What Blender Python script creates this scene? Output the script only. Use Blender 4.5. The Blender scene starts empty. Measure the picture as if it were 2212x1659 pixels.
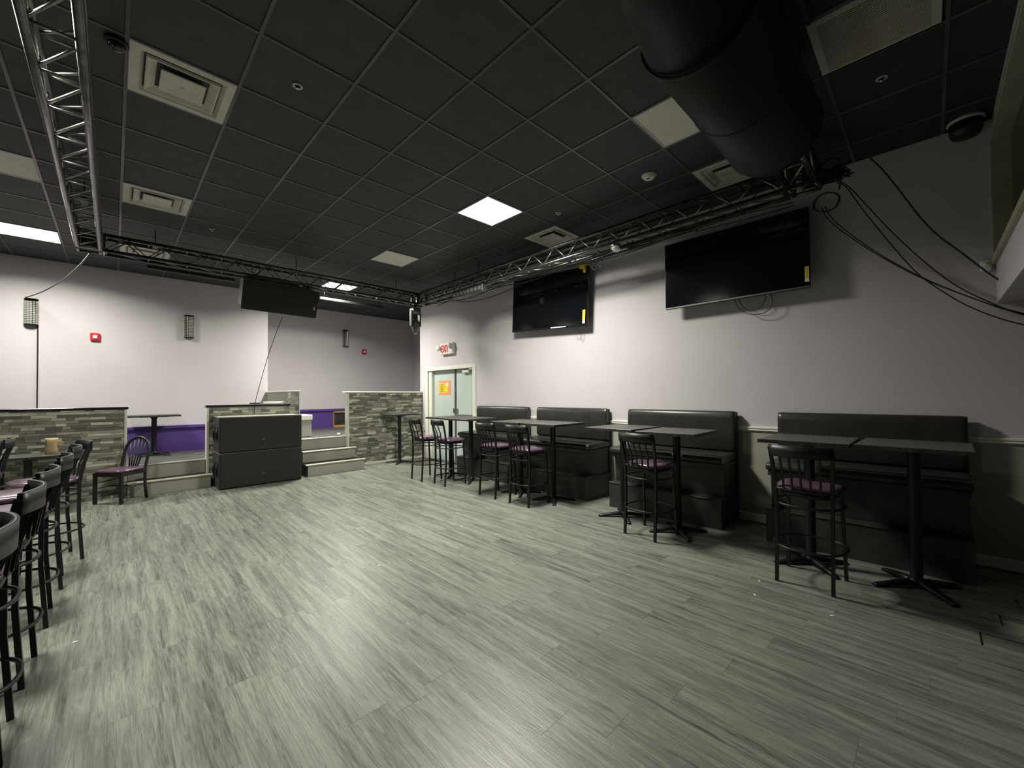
import bpy, bmesh, math, random
from mathutils import Vector, Matrix
rnd = random.Random(7)
scn = bpy.context.scene
COL = scn.collection

# ------------------------------------------------------------------ camera
H = 3.805            # ceiling height
yaw, pit, rol = 0.77141, 0.01724, -0.00827
cy, sy = math.cos(yaw), math.sin(yaw)
F = Vector((sy*math.cos(pit), cy*math.cos(pit), math.sin(pit)))
R = Vector((cy, -sy, 0.0)); U = R.cross(F)
R2 = R*math.cos(rol)+U*math.sin(rol); U2 = -R*math.sin(rol)+U*math.cos(rol)
cam_data = bpy.data.cameras.new('camera')
cam = bpy.data.objects.new('camera', cam_data); COL.objects.link(cam)
m = Matrix((R2, U2, -F)).transposed().to_4x4(); m.translation = Vector((0, 0, 1.4924))
cam.matrix_world = m
cam_data.sensor_fit = 'HORIZONTAL'; cam_data.sensor_width = 36.0
cam_data.lens = 881.73/2212*36.0
cam_data.shift_x = 3.0166/2212; cam_data.shift_y = 7.6254/2212
cam_data.clip_start = 0.05; cam_data.clip_end = 100
scn.camera = cam

# ------------------------------------------------------------------ world, exposure
w = bpy.data.worlds.new('world'); scn.world = w; w.use_nodes = True
w.node_tree.nodes['Background'].inputs['Color'].default_value = (0.55, 0.6, 0.7, 1)
w.node_tree.nodes['Background'].inputs['Strength'].default_value = 0.004
scn.view_settings.view_transform = 'Standard'; scn.view_settings.look = 'None'
scn.view_settings.exposure = 0.0; scn.view_settings.gamma = 1.0
scn.view_settings.use_curve_mapping = False
LAMP_W = 172.0                    # watts of a lit ceiling panel
LAMP_SPREAD = math.radians(156)   # cut-off of the prismatic panel
LAMP_COL = (1.0, 0.98, 0.85)

# ------------------------------------------------------------------ materials
def new_mat(name):
    mt = bpy.data.materials.new(name); mt.use_nodes = True
    nt = mt.node_tree; return mt, nt, nt.nodes['Principled BSDF']
def node(nt, t, **kw):
    n = nt.nodes.new(t)
    for k, v in kw.items(): setattr(n, k, v)
    return n
def simple(name, col, rough=0.5, metal=0.0, var=0.12, scale=8.0, bump=0.0, bscale=60.0, spec=0.5, coat=0.0):
    mt, nt, b = new_mat(name)
    tc = node(nt, 'ShaderNodeTexCoord')
    nz = node(nt, 'ShaderNodeTexNoise'); nz.inputs['Scale'].default_value = scale; nz.inputs['Detail'].default_value = 4
    nt.links.new(tc.outputs['Object'], nz.inputs['Vector'])
    rp = node(nt, 'ShaderNodeValToRGB')
    rp.color_ramp.elements[0].position = 0.3; rp.color_ramp.elements[1].position = 0.7
    rp.color_ramp.elements[0].color = (*[c*(1-var) for c in col], 1)
    rp.color_ramp.elements[1].color = (*[min(1, c*(1+var)) for c in col], 1)
    nt.links.new(nz.outputs['Fac'], rp.inputs['Fac']); nt.links.new(rp.outputs['Color'], b.inputs['Base Color'])
    b.inputs['Roughness'].default_value = rough; b.inputs['Metallic'].default_value = metal
    b.inputs['Specular IOR Level'].default_value = spec; b.inputs['Coat Weight'].default_value = coat
    if bump:
        n2 = node(nt, 'ShaderNodeTexNoise'); n2.inputs['Scale'].default_value = bscale; n2.inputs['Detail'].default_value = 3
        nt.links.new(tc.outputs['Object'], n2.inputs['Vector'])
        bp = node(nt, 'ShaderNodeBump'); bp.inputs['Strength'].default_value = bump; bp.inputs['Distance'].default_value = 0.01
        nt.links.new(n2.outputs['Fac'], bp.inputs['Height']); nt.links.new(bp.outputs['Normal'], b.inputs['Normal'])
    return mt
def emit(name, col, strength):
    mt, nt, b = new_mat(name)
    b.inputs['Base Color'].default_value = (0.8, 0.8, 0.75, 1)
    b.inputs['Emission Color'].default_value = (*col, 1); b.inputs['Emission Strength'].default_value = strength
    return mt

M = {}
M['wall'] = simple('lilac wall paint', (0.582, 0.547, 0.588), 0.75, var=0.03, scale=1.5, bump=0.08, bscale=120)
M['wall_low'] = simple('grey green lower wall paint', (0.36, 0.36, 0.30), 0.7, var=0.04, scale=1.5, bump=0.08, bscale=120)
M['white_trim'] = simple('white gloss trim paint', (0.78, 0.77, 0.70), 0.4, var=0.04)
M['purple'] = simple('purple wall paint', (0.095, 0.048, 0.26), 0.5, var=0.06, scale=3, bump=0.05)
M['tile'] = simple('black painted ceiling tile', (0.028, 0.028, 0.031), 0.62, var=0.25, scale=5, bump=0.25, bscale=140)
M['tee'] = simple('black painted ceiling grid', (0.075, 0.073, 0.075), 0.34, var=0.3, scale=3)
M['vent'] = simple('white enamel vent', (0.56, 0.55, 0.48), 0.5, var=0.12, scale=6)
M['vent_dark'] = simple('dark vent throat', (0.012, 0.012, 0.012), 0.8)
M['panel_off'] = simple('unlit white acrylic panel', (0.72, 0.71, 0.64), 0.55, var=0.03, bump=0.1, bscale=250)
M['panel_on'] = emit('lit acrylic panel', LAMP_COL, 9.0)
M['truss'] = simple('black chrome truss tube', (0.13, 0.13, 0.128), 0.28, metal=0.95, var=0.35, scale=14)
M['brace'] = simple('scuffed aluminium brace', (0.26, 0.26, 0.24), 0.36, metal=0.85, var=0.35, scale=14)
M['black_metal'] = simple('black powder coated steel', (0.010, 0.010, 0.011), 0.4, var=0.2, scale=20, spec=0.35)
M['black_paint'] = simple('satin black paint', (0.012, 0.012, 0.013), 0.45, var=0.25, scale=9, bump=0.05)
M['cap'] = simple('glossy black cap board', (0.02, 0.02, 0.02), 0.2, var=0.2)
M['plywood_black'] = simple('black painted plywood', (0.028, 0.028, 0.028), 0.55, var=0.4, scale=5, bump=0.12, bscale=40)
M['vinyl_black'] = simple('black vinyl upholstery', (0.028, 0.028, 0.027), 0.33, var=0.2, scale=6, bump=0.06, bscale=80)
M['vinyl_purple'] = simple('plum vinyl seat', (0.105, 0.062, 0.098), 0.22, var=0.12, scale=8, bump=0.05, bscale=90)
M['top'] = simple('black laminate table top', (0.06, 0.06, 0.058), 0.4, var=0.25, scale=12)
M['edge'] = simple('worn black table edging', (0.025, 0.024, 0.022), 0.5, var=0.9, scale=40)
M['duct'] = simple('black painted duct metal', (0.008, 0.008, 0.009), 0.55, spec=0.25, var=0.25, scale=4, bump=0.06, bscale=30)
M['tv_body'] = simple('black plastic television frame', (0.01, 0.01, 0.011), 0.25, var=0.1)
M['screen'] = simple('black glass screen', (0.004, 0.005, 0.007), 0.12, var=0.1, coat=0.2)
M['silver'] = simple('silver trim', (0.5, 0.5, 0.5), 0.25, metal=0.9)
M['yellow'] = simple('yellow label paper', (0.75, 0.62, 0.03), 0.6, var=0.06)
M['white_paper'] = simple('white paper', (0.75, 0.75, 0.73), 0.6, var=0.03)
M['orange'] = simple('orange paper', (0.80, 0.30, 0.14), 0.6, var=0.05)
M['ink'] = simple('dark ink', (0.12, 0.09, 0.02), 0.7)
M['door'] = simple('pale blue grey door paint', (0.50, 0.58, 0.565), 0.5, var=0.04, scale=3, bump=0.03)
M['plastic_white'] = simple('white plastic', (0.72, 0.72, 0.68), 0.4, var=0.04)
M['red'] = simple('red plastic', (0.55, 0.02, 0.03), 0.35, var=0.08)
M['red_sign'] = simple('red sign lettering', (0.72, 0.05, 0.07), 0.4, var=0.05)
M['clear'] = simple('clear lens', (0.75, 0.78, 0.75), 0.1, var=0.05)
M['riser'] = simple('grey painted step riser', (0.34, 0.335, 0.295), 0.65, var=0.10, scale=2.5, bump=0.06)
M['nosing'] = simple('aluminium step nosing', (0.62, 0.60, 0.50), 0.4, var=0.1, metal=0.2)
M['speaker_grille'] = simple('black speaker grille cloth', (0.016, 0.017, 0.017), 0.75, var=0.25, scale=60, bump=0.35, bscale=300)
M['speaker_side'] = simple('grey painted cabinet side', (0.40, 0.40, 0.36), 0.6, var=0.08, scale=3)
M['wood'] = simple('raw plywood', (0.55, 0.30, 0.11), 0.55, var=0.2, scale=14)
M['kraft'] = simple('tan kraft paper', (0.42, 0.31, 0.17), 0.8, var=0.1, scale=20, bump=0.2)
M['cable'] = simple('black cable rubber', (0.012, 0.012, 0.012), 0.5)
M['crystal'] = simple('crystal bead', (0.70, 0.70, 0.64), 0.15, var=0.5, scale=60, metal=0.5)
M['fixture_grey'] = simple('grey fixture housing', (0.13, 0.135, 0.135), 0.4, var=0.15, metal=0.3)
M['chrome'] = simple('chrome', (0.6, 0.6, 0.58), 0.15, metal=1.0)
M['pine'] = simple('pale painted timber casing', (0.36, 0.36, 0.26), 0.5, var=0.15, scale=5)
M['carpet'] = simple('dark stage flooring', (0.085, 0.085, 0.078), 0.5, var=0.35, scale=6)

def wood_floor(name, per_object):
    mt, nt, b = new_mat(name)
    tc = node(nt, 'ShaderNodeTexCoord'); oi = node(nt, 'ShaderNodeObjectInfo')
    geo = node(nt, 'ShaderNodeNewGeometry')
    vec = node(nt, 'ShaderNodeVectorMath', operation='ADD')
    cmb = node(nt, 'ShaderNodeCombineXYZ')
    mul = node(nt, 'ShaderNodeMath', operation='MULTIPLY'); mul.inputs[1].default_value = 37.0
    nt.links.new(oi.outputs['Random'], mul.inputs[0])
    for k in range(3): nt.links.new(mul.outputs[0], cmb.inputs[k])
    nt.links.new(geo.outputs['Position'], vec.inputs[0]); nt.links.new(cmb.outputs[0], vec.inputs[1])
    mp = node(nt, 'ShaderNodeMapping'); mp.inputs['Scale'].default_value = (17, 0.9, 1)
    nt.links.new(vec.outputs[0], mp.inputs['Vector'])
    n1 = node(nt, 'ShaderNodeTexNoise'); n1.inputs['Scale'].default_value = 1.0; n1.inputs['Detail'].default_value = 6
    n1.inputs['Roughness'].default_value = 0.62; n1.inputs['Distortion'].default_value = 0.7
    nt.links.new(mp.outputs[0], n1.inputs['Vector'])
    mp2 = node(nt, 'ShaderNodeMapping'); mp2.inputs['Scale'].default_value = (75, 5.0, 1)
    nt.links.new(vec.outputs[0], mp2.inputs['Vector'])
    n2 = node(nt, 'ShaderNodeTexNoise'); n2.inputs['Scale'].default_value = 1.0; n2.inputs['Detail'].default_value = 4
    n2.inputs['Distortion'].default_value = 1.5
    nt.links.new(mp2.outputs[0], n2.inputs['Vector'])
    mix = node(nt, 'ShaderNodeMath', operation='MULTIPLY_ADD'); mix.inputs[1].default_value = 0.45
    nt.links.new(n2.outputs['Fac'], mix.inputs[0]); 
    m2 = node(nt, 'ShaderNodeMath', operation='MULTIPLY'); m2.inputs[1].default_value = 0.62
    nt.links.new(n1.outputs['Fac'], m2.inputs[0]); nt.links.new(m2.outputs[0], mix.inputs[2])
    sh = node(nt, 'ShaderNodeMath', operation='MULTIPLY_ADD'); sh.inputs[1].default_value = 0.035; 
    nt.links.new(oi.outputs['Random'], sh.inputs[0]); nt.links.new(mix.outputs[0], sh.inputs[2])
    rp = node(nt, 'ShaderNodeValToRGB'); e = rp.color_ramp.elements
    e[0].position = 0.38; e[0].color = (0.060, 0.065, 0.057, 1)
    e[1].position = 0.67; e[1].color = (0.25, 0.267, 0.226, 1)
    nt.links.new(sh.outputs[0], rp.inputs['Fac']); nt.links.new(rp.outputs['Color'], b.inputs['Base Color'])
    rr = node(nt, 'ShaderNodeMapRange'); rr.inputs['To Min'].default_value = 0.30; rr.inputs['To Max'].default_value = 0.46
    nt.links.new(n2.outputs['Fac'], rr.inputs['Value']); nt.links.new(rr.outputs[0], b.inputs['Roughness'])
    bp = node(nt, 'ShaderNodeBump'); bp.inputs['Strength'].default_value = 0.25; bp.inputs['Distance'].default_value = 0.004
    nt.links.new(n2.outputs['Fac'], bp.inputs['Height']); nt.links.new(bp.outputs['Normal'], b.inputs['Normal'])
    return mt
M['plank'] = wood_floor('grey wood look vinyl plank', True)

def stone_mat(name, island):
    mt, nt, b = new_mat(name)
    if island:
        g = node(nt, 'ShaderNodeNewGeometry'); rv = g.outputs['Random Per Island']
    else:
        g = node(nt, 'ShaderNodeObjectInfo'); rv = g.outputs['Random']
    g2 = node(nt, 'ShaderNodeNewGeometry')
    mp = node(nt, 'ShaderNodeMapping'); mp.inputs['Scale'].default_value = (7, 7, 60)
    nt.links.new(g2.outputs['Position'], mp.inputs['Vector'])
    nz = node(nt, 'ShaderNodeTexNoise'); nz.inputs['Scale'].default_value = 1.0; nz.inputs['Detail'].default_value = 5
    nt.links.new(mp.outputs[0], nz.inputs['Vector'])
    ad = node(nt, 'ShaderNodeMath', operation='MULTIPLY_ADD'); ad.inputs[1].default_value = 0.42
    nt.links.new(nz.outputs['Fac'], ad.inputs[0])
    mu = node(nt, 'ShaderNodeMath', operation='MULTIPLY'); mu.inputs[1].default_value = 0.72
    nt.links.new(rv, mu.inputs[0]); nt.links.new(mu.outputs[0], ad.inputs[2])
    rp = node(nt, 'ShaderNodeValToRGB'); e = rp.color_ramp.elements
    e[0].position = 0.16; e[0].color = (0.10, 0.10, 0.085, 1)
    e[1].position = 0.92; e[1].color = (0.72, 0.70, 0.58, 1)
    x = e.new(0.55); x.color = (0.24, 0.24, 0.20, 1)
    x = e.new(0.74); x.color = (0.40, 0.39, 0.33, 1)
    nt.links.new(ad.outputs[0], rp.inputs['Fac']); nt.links.new(rp.outputs['Color'], b.inputs['Base Color'])
    b.inputs['Roughness'].default_value = 0.7
    bp = node(nt, 'ShaderNodeBump'); bp.inputs['Strength'].default_value = 0.4; bp.inputs['Distance'].default_value = 0.006
    nt.links.new(nz.outputs['Fac'], bp.inputs['Height']); nt.links.new(bp.outputs['Normal'], b.inputs['Normal'])
    return mt
M['stone'] = stone_mat('split ledger stone', False)
M['stone_all'] = stone_mat('split ledger stone joined', True)

# ------------------------------------------------------------------ mesh helpers
class MB:
    def __init__(self): self.bm = bmesh.new()
    def box(self, x0, x1, y0, y1, z0, z1, b=0.0, mat=None, seg=1):
        r = bmesh.ops.create_cube(self.bm, size=1.0)
        vs = r['verts']
        c = Vector(((x0+x1)/2, (y0+y1)/2, (z0+z1)/2)); s = Vector((abs(x1-x0), abs(y1-y0), abs(z1-z0)))
        for v in vs:
            v.co = Vector((v.co.x*s.x, v.co.y*s.y, v.co.z*s.z)) + c
        if b > 0:
            es = list({e for v in vs for e in v.link_edges})
            r2 = bmesh.ops.bevel(self.bm, geom=es, offset=min(b, min(s)*0.45), segments=seg, profile=0.5, affect='EDGES')
            vs = list({v for f in r2['faces'] for v in f.verts} | {v for v in vs if v.is_valid})
        if mat is not None:
            for v in vs: v.co = mat @ v.co
        return self
    def prism(self, pts, axis, a0, a1):
        # extrude a 2-D outline along axis 0/1/2 between a0 and a1
        def co(p, a):
            q = [0, 0, 0]; o = [i for i in range(3) if i != axis]
            q[o[0]], q[o[1]] = p; q[axis] = a; return q
        A = [self.bm.verts.new(co(p, a0)) for p in pts]; B = [self.bm.verts.new(co(p, a1)) for p in pts]
        n = len(pts)
        self.bm.faces.new(A); self.bm.faces.new(B[::-1])
        for i in range(n): self.bm.faces.new((A[i], B[i], B[(i+1) % n], A[(i+1) % n]))
        return self
    def tube(self, pts, r, n=8, closed=False, cap=True, rz=None, up=None):
        pts = [Vector(p) for p in pts]; L = len(pts); rings = []
        rad = r if isinstance(r, (list, tuple)) else [r]*L
        prev = None
        for i, p in enumerate(pts):
            if closed: t = pts[(i+1) % L]-pts[i-1]
            else: t = pts[min(i+1, L-1)]-pts[max(i-1, 0)]
            t.normalize()
            if prev is None:
                a = Vector(up) if up else (Vector((0, 0, 1)) if abs(t.z) < 0.9 else Vector((1, 0, 0)))
                u = (a - t*a.dot(t)).normalized()
            else:
                u = (prev - t*prev.dot(t)).normalized()
            prev = u; v = t.cross(u)
            off = math.pi/4 if n == 4 else 0
            rings.append([self.bm.verts.new(p + (u*math.cos(2*math.pi*k/n+off) + v*math.sin(2*math.pi*k/n+off))*rad[i]) for k in range(n)])
        rng = range(L) if closed else range(L-1)
        for i in rng:
            a, b = rings[i], rings[(i+1) % L]
            for k in range(n):
                f = self.bm.faces.new((a[k], a[(k+1) % n], b[(k+1) % n], b[k])); f.smooth = n > 4
        if cap and not closed:
            self.bm.faces.new(rings[0][::-1]); self.bm.faces.new(rings[-1])
        return self
    def lathe(self, prof, n=24, mat=None, cap=True):
        # profile of (r, h) about z
        rings = []
        for r, h in prof:
            rings.append([self.bm.verts.new(Vector((r*math.cos(2*math.pi*k/n), r*math.sin(2*math.pi*k/n), h))) for k in range(n)])
        for a, b in zip(rings, rings[1:]):
            for k in range(n):
                f = self.bm.faces.new((a[k], a[(k+1) % n], b[(k+1) % n], b[k])); f.smooth = True
        if cap: self.bm.faces.new(rings[0][::-1]); self.bm.faces.new(rings[-1])
        if mat is not None:
            for rg in rings:
                for v in rg: v.co = mat @ v.co
        return self
    def loops(self, lp, cap=False):
        # square loops (half size, z) joined into one skin
        rings = [[self.bm.verts.new((sx*h, sy_*h, z)) for sx, sy_ in ((-1, -1), (1, -1), (1, 1), (-1, 1))] for h, z in lp]
        for a, b in zip(rings, rings[1:]):
            for k in range(4): self.bm.faces.new((a[k], a[(k+1) % 4], b[(k+1) % 4], b[k]))
        if cap: self.bm.faces.new(rings[-1])
        return self
    def quad(self, a, b, c, d):
        self.bm.faces.new([self.bm.verts.new(p) for p in (a, b, c, d)]); return self
    def skin(self, grid):
        # grid of rings of points (closed rings) -> skin, capped
        rings = [[self.bm.verts.new(p) for p in ring] for ring in grid]; n = len(rings[0])
        for a, b in zip(rings, rings[1:]):
            for k in range(n):
                f = self.bm.faces.new((a[k], a[(k+1) % n], b[(k+1) % n], b[k])); f.smooth = True
        self.bm.faces.new(rings[0][::-1]); self.bm.faces.new(rings[-1])
        return self
    def build(self, name, mt, parent=None, loc=(0, 0, 0), rot=(0, 0, 0)):
        bmesh.ops.recalc_face_normals(self.bm, faces=self.bm.faces[:])
        me = bpy.data.meshes.new(name); self.bm.to_mesh(me); self.bm.free()
        me.materials.append(M[mt] if isinstance(mt, str) else mt)
        o = bpy.data.objects.new(name, me); COL.objects.link(o)
        o.location = loc; o.rotation_euler = rot
        if parent is not None: o.parent = parent
        return o
def inst(src, name, parent=None, loc=(0, 0, 0), scale=(1, 1, 1), rot=(0, 0, 0)):
    o = bpy.data.objects.new(name, src.data if hasattr(src, 'data') else src); COL.objects.link(o)
    o.location = loc; o.scale = scale; o.rotation_euler = rot
    if parent is not None: o.parent = parent
    return o
def tag(o, label, cat, group=None, kind=None):
    o['label'] = label; o['category'] = cat
    if group: o['group'] = group
    if kind: o['kind'] = kind
    return o
def thing(name, label, cat, loc=(0, 0, 0), rz=0.0, group=None):
    o = bpy.data.objects.new(name, None); COL.objects.link(o)
    o.empty_display_size = 0.05; o.location = loc; o.rotation_euler = (0, 0, rz)
    return tag(o, label, cat, group)
def struct(o): o['kind'] = 'structure'; return o
def copy_tree(src, parent=None, depth=0):
    c = src.copy(); COL.objects.link(c)
    if parent is not None: c.parent = parent
    for ch in KIDS.get(src.name, []): copy_tree(ch, c)
    return c
KIDS = {}
def index_kids(root):
    st = [root]
    while st:
        o = st.pop(); ks = [c for c in bpy.data.objects if c.parent is o]
        KIDS[o.name] = ks; st += ks

# ------------------------------------------------------------------ room shell
XW = 5.345; YF = 10.25; YR = 11.30; XL = -9.0; YN = -5.0
floor = struct(MB().box(XL, 6.9, YN, 11.5, -0.12, -0.010).build('floor', 'plank'))
# planks: 0.193 m wide, 1.22 m long, laid along y
pl = MB().box(-0.09645, 0.09645, -0.6098, 0.6098, -0.012, 0.0, b=0.0005).bm
pm = bpy.data.meshes.new('plank'); pl.to_mesh(pm); pl.free(); pm.materials.append(M['plank'])
cells = []
k0 = -12
for k in range(k0, 24):
    xc = 0.768+0.193*(k+0.5)
    if xc > XW-0.09: break
    off = {3: 1.216, 0: 1.866, 2: 1.842, -1: 2.47}.get(k, (k*0.4567*1.22) % 1.22)
    j = -8
    while True:
        y0 = off+1.22*j; j += 1
        if y0 > 8.6: break
        if y0 < -1.4: continue
        cells.append((xc, y0+0.61))
cells.sort(key=lambda c: math.hypot(c[0]*0.9, c[1]))
vis = [c for c in cells if c[0]*sy+c[1]*cy > 0.4 and c[0] > -1.7]
for i, (x, y) in enumerate(vis[:300]):
    inst(pm, 'plank', floor, (x, y, 0.0))
rest = MB(); seen = set(vis[:300])
for (x, y) in cells:
    if (x, y) not in seen: rest.box(x-0.0958, x+0.0958, y-0.6092, y+0.6092, -0.012, 0.0)
for k in range(-50, k0):
    xc = 0.768+0.193*(k+0.5)
    for j in range(9): 
        y0 = -1.4+((k*0.4567*1.22) % 1.22)+1.22*j
        rest.box(xc-0.0958, xc+0.0958, y0, y0+1.217, -0.012, 0.0)
rf = rest.build('plank_field', 'plank', floor); rf['kind'] = 'stuff'

ceil = struct(MB().box(XL, 6.9, YN, 11.5, H+0.02, H+0.14).build('ceiling', 'tile'))
OX, OY, G = 1.26767, 1.10299, 0.61
gx = [OX+G*i for i in range(-5, 7)]        # -1.78 .. 4.93
gy = [OY+G*j for j in range(-3, 17)]       # -0.73 .. 10.86
def cell(i, j): return (OX+G*(i+0.5), OY+G*(j+0.5))
lit = [(3, 4), (3, 12), (-4, 12), (-4, 4)]
unlit = [(3, 0), (3, 8), (-4, 8)]
vents = [(-2, 4), (-2, 8), (-2, 12), (5, 0), (5, 4)]
grille_cell = (3, -2)
skip = set(lit+unlit+vents+[grille_cell])
tm = MB().box(-0.296, 0.296, -0.296, 0.296, 0.001, 0.015, b=0.004).bm
tme = bpy.data.meshes.new('ceiling_tile'); tm.to_mesh(tme); tm.free(); tme.materials.append(M['tile'])
for i in range(-5, 7):
    for j in range(-3, 17):
        if (i, j) in skip: continue
        x, y = cell(i, j); sx = 1.0
        if i == 6:
            if y < 8.6: x = (4.93+XW)/2; sx = (XW-4.93-0.02)/0.592
        if y > YF and x < 2.4: continue
        inst(tme, 'ceiling_tile', ceil, (x, y, H), (sx, 1, 1))
for i in range(-5, 7):
    x = OX+G*i
    MB().box(x-0.012, x+0.012, -0.73, YF-0.02 if x < 2.4 else YR-0.02, H-0.006, H+0.006, b=0.002).build('grid_runner', 'tee', ceil)
for j in range(-3, 17):
    y = OY+G*j
    x0 = -1.78 if y < YF else 2.5
    MB().box(x0, XW-0.01 if y < 8.6 else 6.7, y-0.0115, y+0.0115, H-0.005, H+0.006, b=0.002).build('cross_tee', 'tee', ceil)

wr = struct(MB().box(XW, XW+0.15, 8.40, 8.65, 0, H).box(XW, XW+0.15, 6.52, 8.40, 2.13, H).box(XW, XW+0.15, YN, 6.52, 1.06, H).build('wall_right', 'wall'))
lowp = MB().box(XW, XW+0.15, YN, 6.52, 0.0, 1.06).build('lower_panel', 'wall_low', wr)
struct(MB().box(XL, 2.45, YF, YF+0.12, 0, H).box(2.33, 2.45, YF+0.12, YR, 0, H).build('wall_far', 'wall'))
struct(MB().box(2.33, 6.9, YR, YR+0.12, 0, H).box(6.78, 6.9, 8.65, YR, 0, H).box(XW+0.15, 6.78, 8.53, 8.65, 0, H).build('wall_stage', 'wall'))
struct(MB().box(XL-0.12, XL, YN, YF+0.12, 0, H).build('wall_left', 'wall'))
struct(MB().box(XL, XW+0.15, YN-0.12, YN, 0, H).build('wall_near', 'wall'))
# chair rail and baseboard on the right wall
rail = MB()
rail.prism([(XW, 1.045), (XW-0.014, 1.045), (XW-0.022, 1.056), (XW-0.016, 1.068), (XW-0.026, 1.078), (XW-0.026, 1.093), (XW, 1.099)], 1, YN, 6.50)
struct(rail.build('trim_1', 'white_trim'))
bb = MB().prism([(XW, 0.0), (XW-0.014, 0.0), (XW-0.014, 0.082), (XW-0.006, 0.092), (XW, 0.092)], 1, YN, 6.50)
struct(bb.build('baseboard_right', 'white_trim'))
# purple dado with cap on the stage walls
pu = struct(MB().box(-3.2, 2.43, YF-0.02, YF-0.001, 0.441, 0.89).build('trim_2', 'purple'))
MB().box(-3.2, 2.43, YF-0.055, YF-0.001, 0.892, 0.95, b=0.006).build('cap_rail', 'purple', pu)
pu2 = struct(MB().box(2.47, 6.7, YR-0.02, YR-0.001, 0.646, 1.085).build('trim_3', 'purple'))
MB().box(2.47, 6.7, YR-0.055, YR-0.001, 1.087, 1.15, b=0.006).build('cap_rail', 'purple', pu2)

# door in the right wall
dr = struct(MB().box(XW-0.018, XW+0.02, 8.30, 8.405, 0, 2.135, b=0.003).box(XW-0.018, XW+0.02, 6.52, 6.62, 0, 2.135, b=0.003)
            .box(XW-0.018, XW+0.02, 6.62, 8.30, 2.06, 2.135, b=0.003).box(XW+0.02, XW+0.12, 8.18, 8.30, 0, 2.075).box(XW+0.02, XW+0.12, 6.585, 6.62, 0, 2.075)
            .box(XW+0.02, XW+0.12, 6.62, 8.18, 2.06, 2.13).build('door_1', 'white_trim'))
l2 = MB().box(XW+0.085, XW+0.125, 7.33, 8.178, 0.012, 2.055, b=0.003).build('door_leaf', 'door', dr)
lf = MB().box(XW+0.085, XW+0.125, 6.622, 7.312, 0.012, 2.055, b=0.003).build('door_leaf', 'door', dr)
MB().box(XW+0.06, XW+0.084, 7.305, 7.345, 0.02, 2.05, b=0.004).build('astragal', 'fixture_grey', dr)
MB().box(XW+0.02, XW+0.085, 6.80, 7.02, 1.965, 2.02, b=0.008).tube([(XW+0.05, 6.82, 2.02), (XW-0.01, 6.72, 2.035), (XW+0.02, 6.63, 2.04)], 0.011).build('door_closer', 'plastic_white', lf)
MB().box(XW+0.03, XW+0.085, 6.70, 7.26, 1.02, 1.07, b=0.01).build('push_bar', 'fixture_grey', lf)
MB().box(XW+0.055, XW+0.085, 7.24, 7.29, 1.10, 1.20, b=0.006).build('latch', 'silver', lf)
MB().box(XW+0.055, XW+0.085, 7.36, 7.40, 1.10, 1.20, b=0.006).build('latch', 'silver', l2)
MB().box(XW-0.02, XW+0.13, 6.6, 8.3, 0.0, 0.010).build('threshold', 'fixture_grey', dr)
pz = thing('posted_notice', 'orange and yellow notice taped to the left leaf of the pale double door', 'notice', (XW+0.083, 7.74, 1.66))
MB().box(-0.001, 0.001, -0.235, 0.235, -0.16, 0.16).build('orange_sheet', 'orange', pz)
ys = MB().box(-0.0025, -0.0012, -0.12, 0.22, -0.115, 0.105).build('yellow_sheet', 'yellow', pz)
tl = MB()
for k in range(8):
    z = 0.08-k*0.024; wd = rnd.uniform(0.12, 0.26)
    tl.box(-0.0032, -0.0026, 0.19-wd, 0.19, z-0.004, z+0.004)
tl.build('text_lines', 'ink', ys)
MB().box(-0.0032, -0.0026, -0.14, -0.07, 0.03, 0.12).build('torn_corner', 'white_paper', pz)

# exit sign over the door
ex = thing('exit_sign', 'white emergency exit sign with red lettering and two lamp heads above the double door', 'exit sign', (XW, 7.46, 2.525))
hs = MB().box(-0.075, 0, -0.235, 0.235, -0.13, 0.125, b=0.012).build('housing', 'plastic_white', ex)
cu = bpy.data.curves.new('exit_text', 'FONT'); cu.body = 'EXIT'; cu.size = 0.215; cu.extrude = 0.003; cu.align_x = 'CENTER'; cu.offset = 0.006
to = bpy.data.objects.new('tmp', cu); COL.objects.link(to)
dg = bpy.context.evaluated_depsgraph_get(); tme2 = bpy.data.meshes.new_from_object(to.evaluated_get(dg)); bpy.data.objects.remove(to)
tme2.materials.clear(); tme2.materials.append(M['red_sign'])
tx = bpy.data.objects.new('exit_lettering', tme2); COL.objects.link(tx); tx.parent = hs
tx.matrix_local = Matrix(((0, 0, -1, -0.078), (-0.62, 0, 0, 0.045), (0, 1, 0, -0.075), (0, 0, 0, 1)))
for s in (1, -1):
    lm = Matrix.Translation((-0.07, 0.275 if s > 0 else -0.17, 0.06 if s < 0 else 0.02)) @ Matrix.Rotation(-math.pi/2, 4, 'Y') @ Matrix.Rotation(0.4*s, 4, 'X')
    MB().lathe([(0.02, 0), (0.05, 0.01), (0.062, 0.05), (0.055, 0.06), (0.001, 0.055)], 16, lm).build('lamp_head', 'plastic_white', ex)

# ------------------------------------------------------------------ booth window block on the right
bw = struct(MB().box(2.0, XW, -2.3, -0.405, 2.23, 2.56).box(2.0, XW, -2.3, -0.405, 3.66, H)
            .box(2.0, 3.0, -2.3, -0.405, 2.56, 3.66).box(3.0, XW, -2.3, -2.2, 2.56, 3.66).build('wall_booth', 'wall'))
wn = struct(MB().box(5.305, XW-0.002, -0.53, -0.385, 2.56, 3.64, b=0.006)
            .box(3.0, 5.304, -0.53, -0.385, 3.60, 3.64, b=0.006).box(3.0, 5.304, -0.53, -0.375, 2.555, 2.598, b=0.006)
            .build('window_1', 'pine'))
MB().box(3.0, 5.284, -0.512, -0.500, 2.60, 3.60).build('pane', 'screen', wn)

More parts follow.
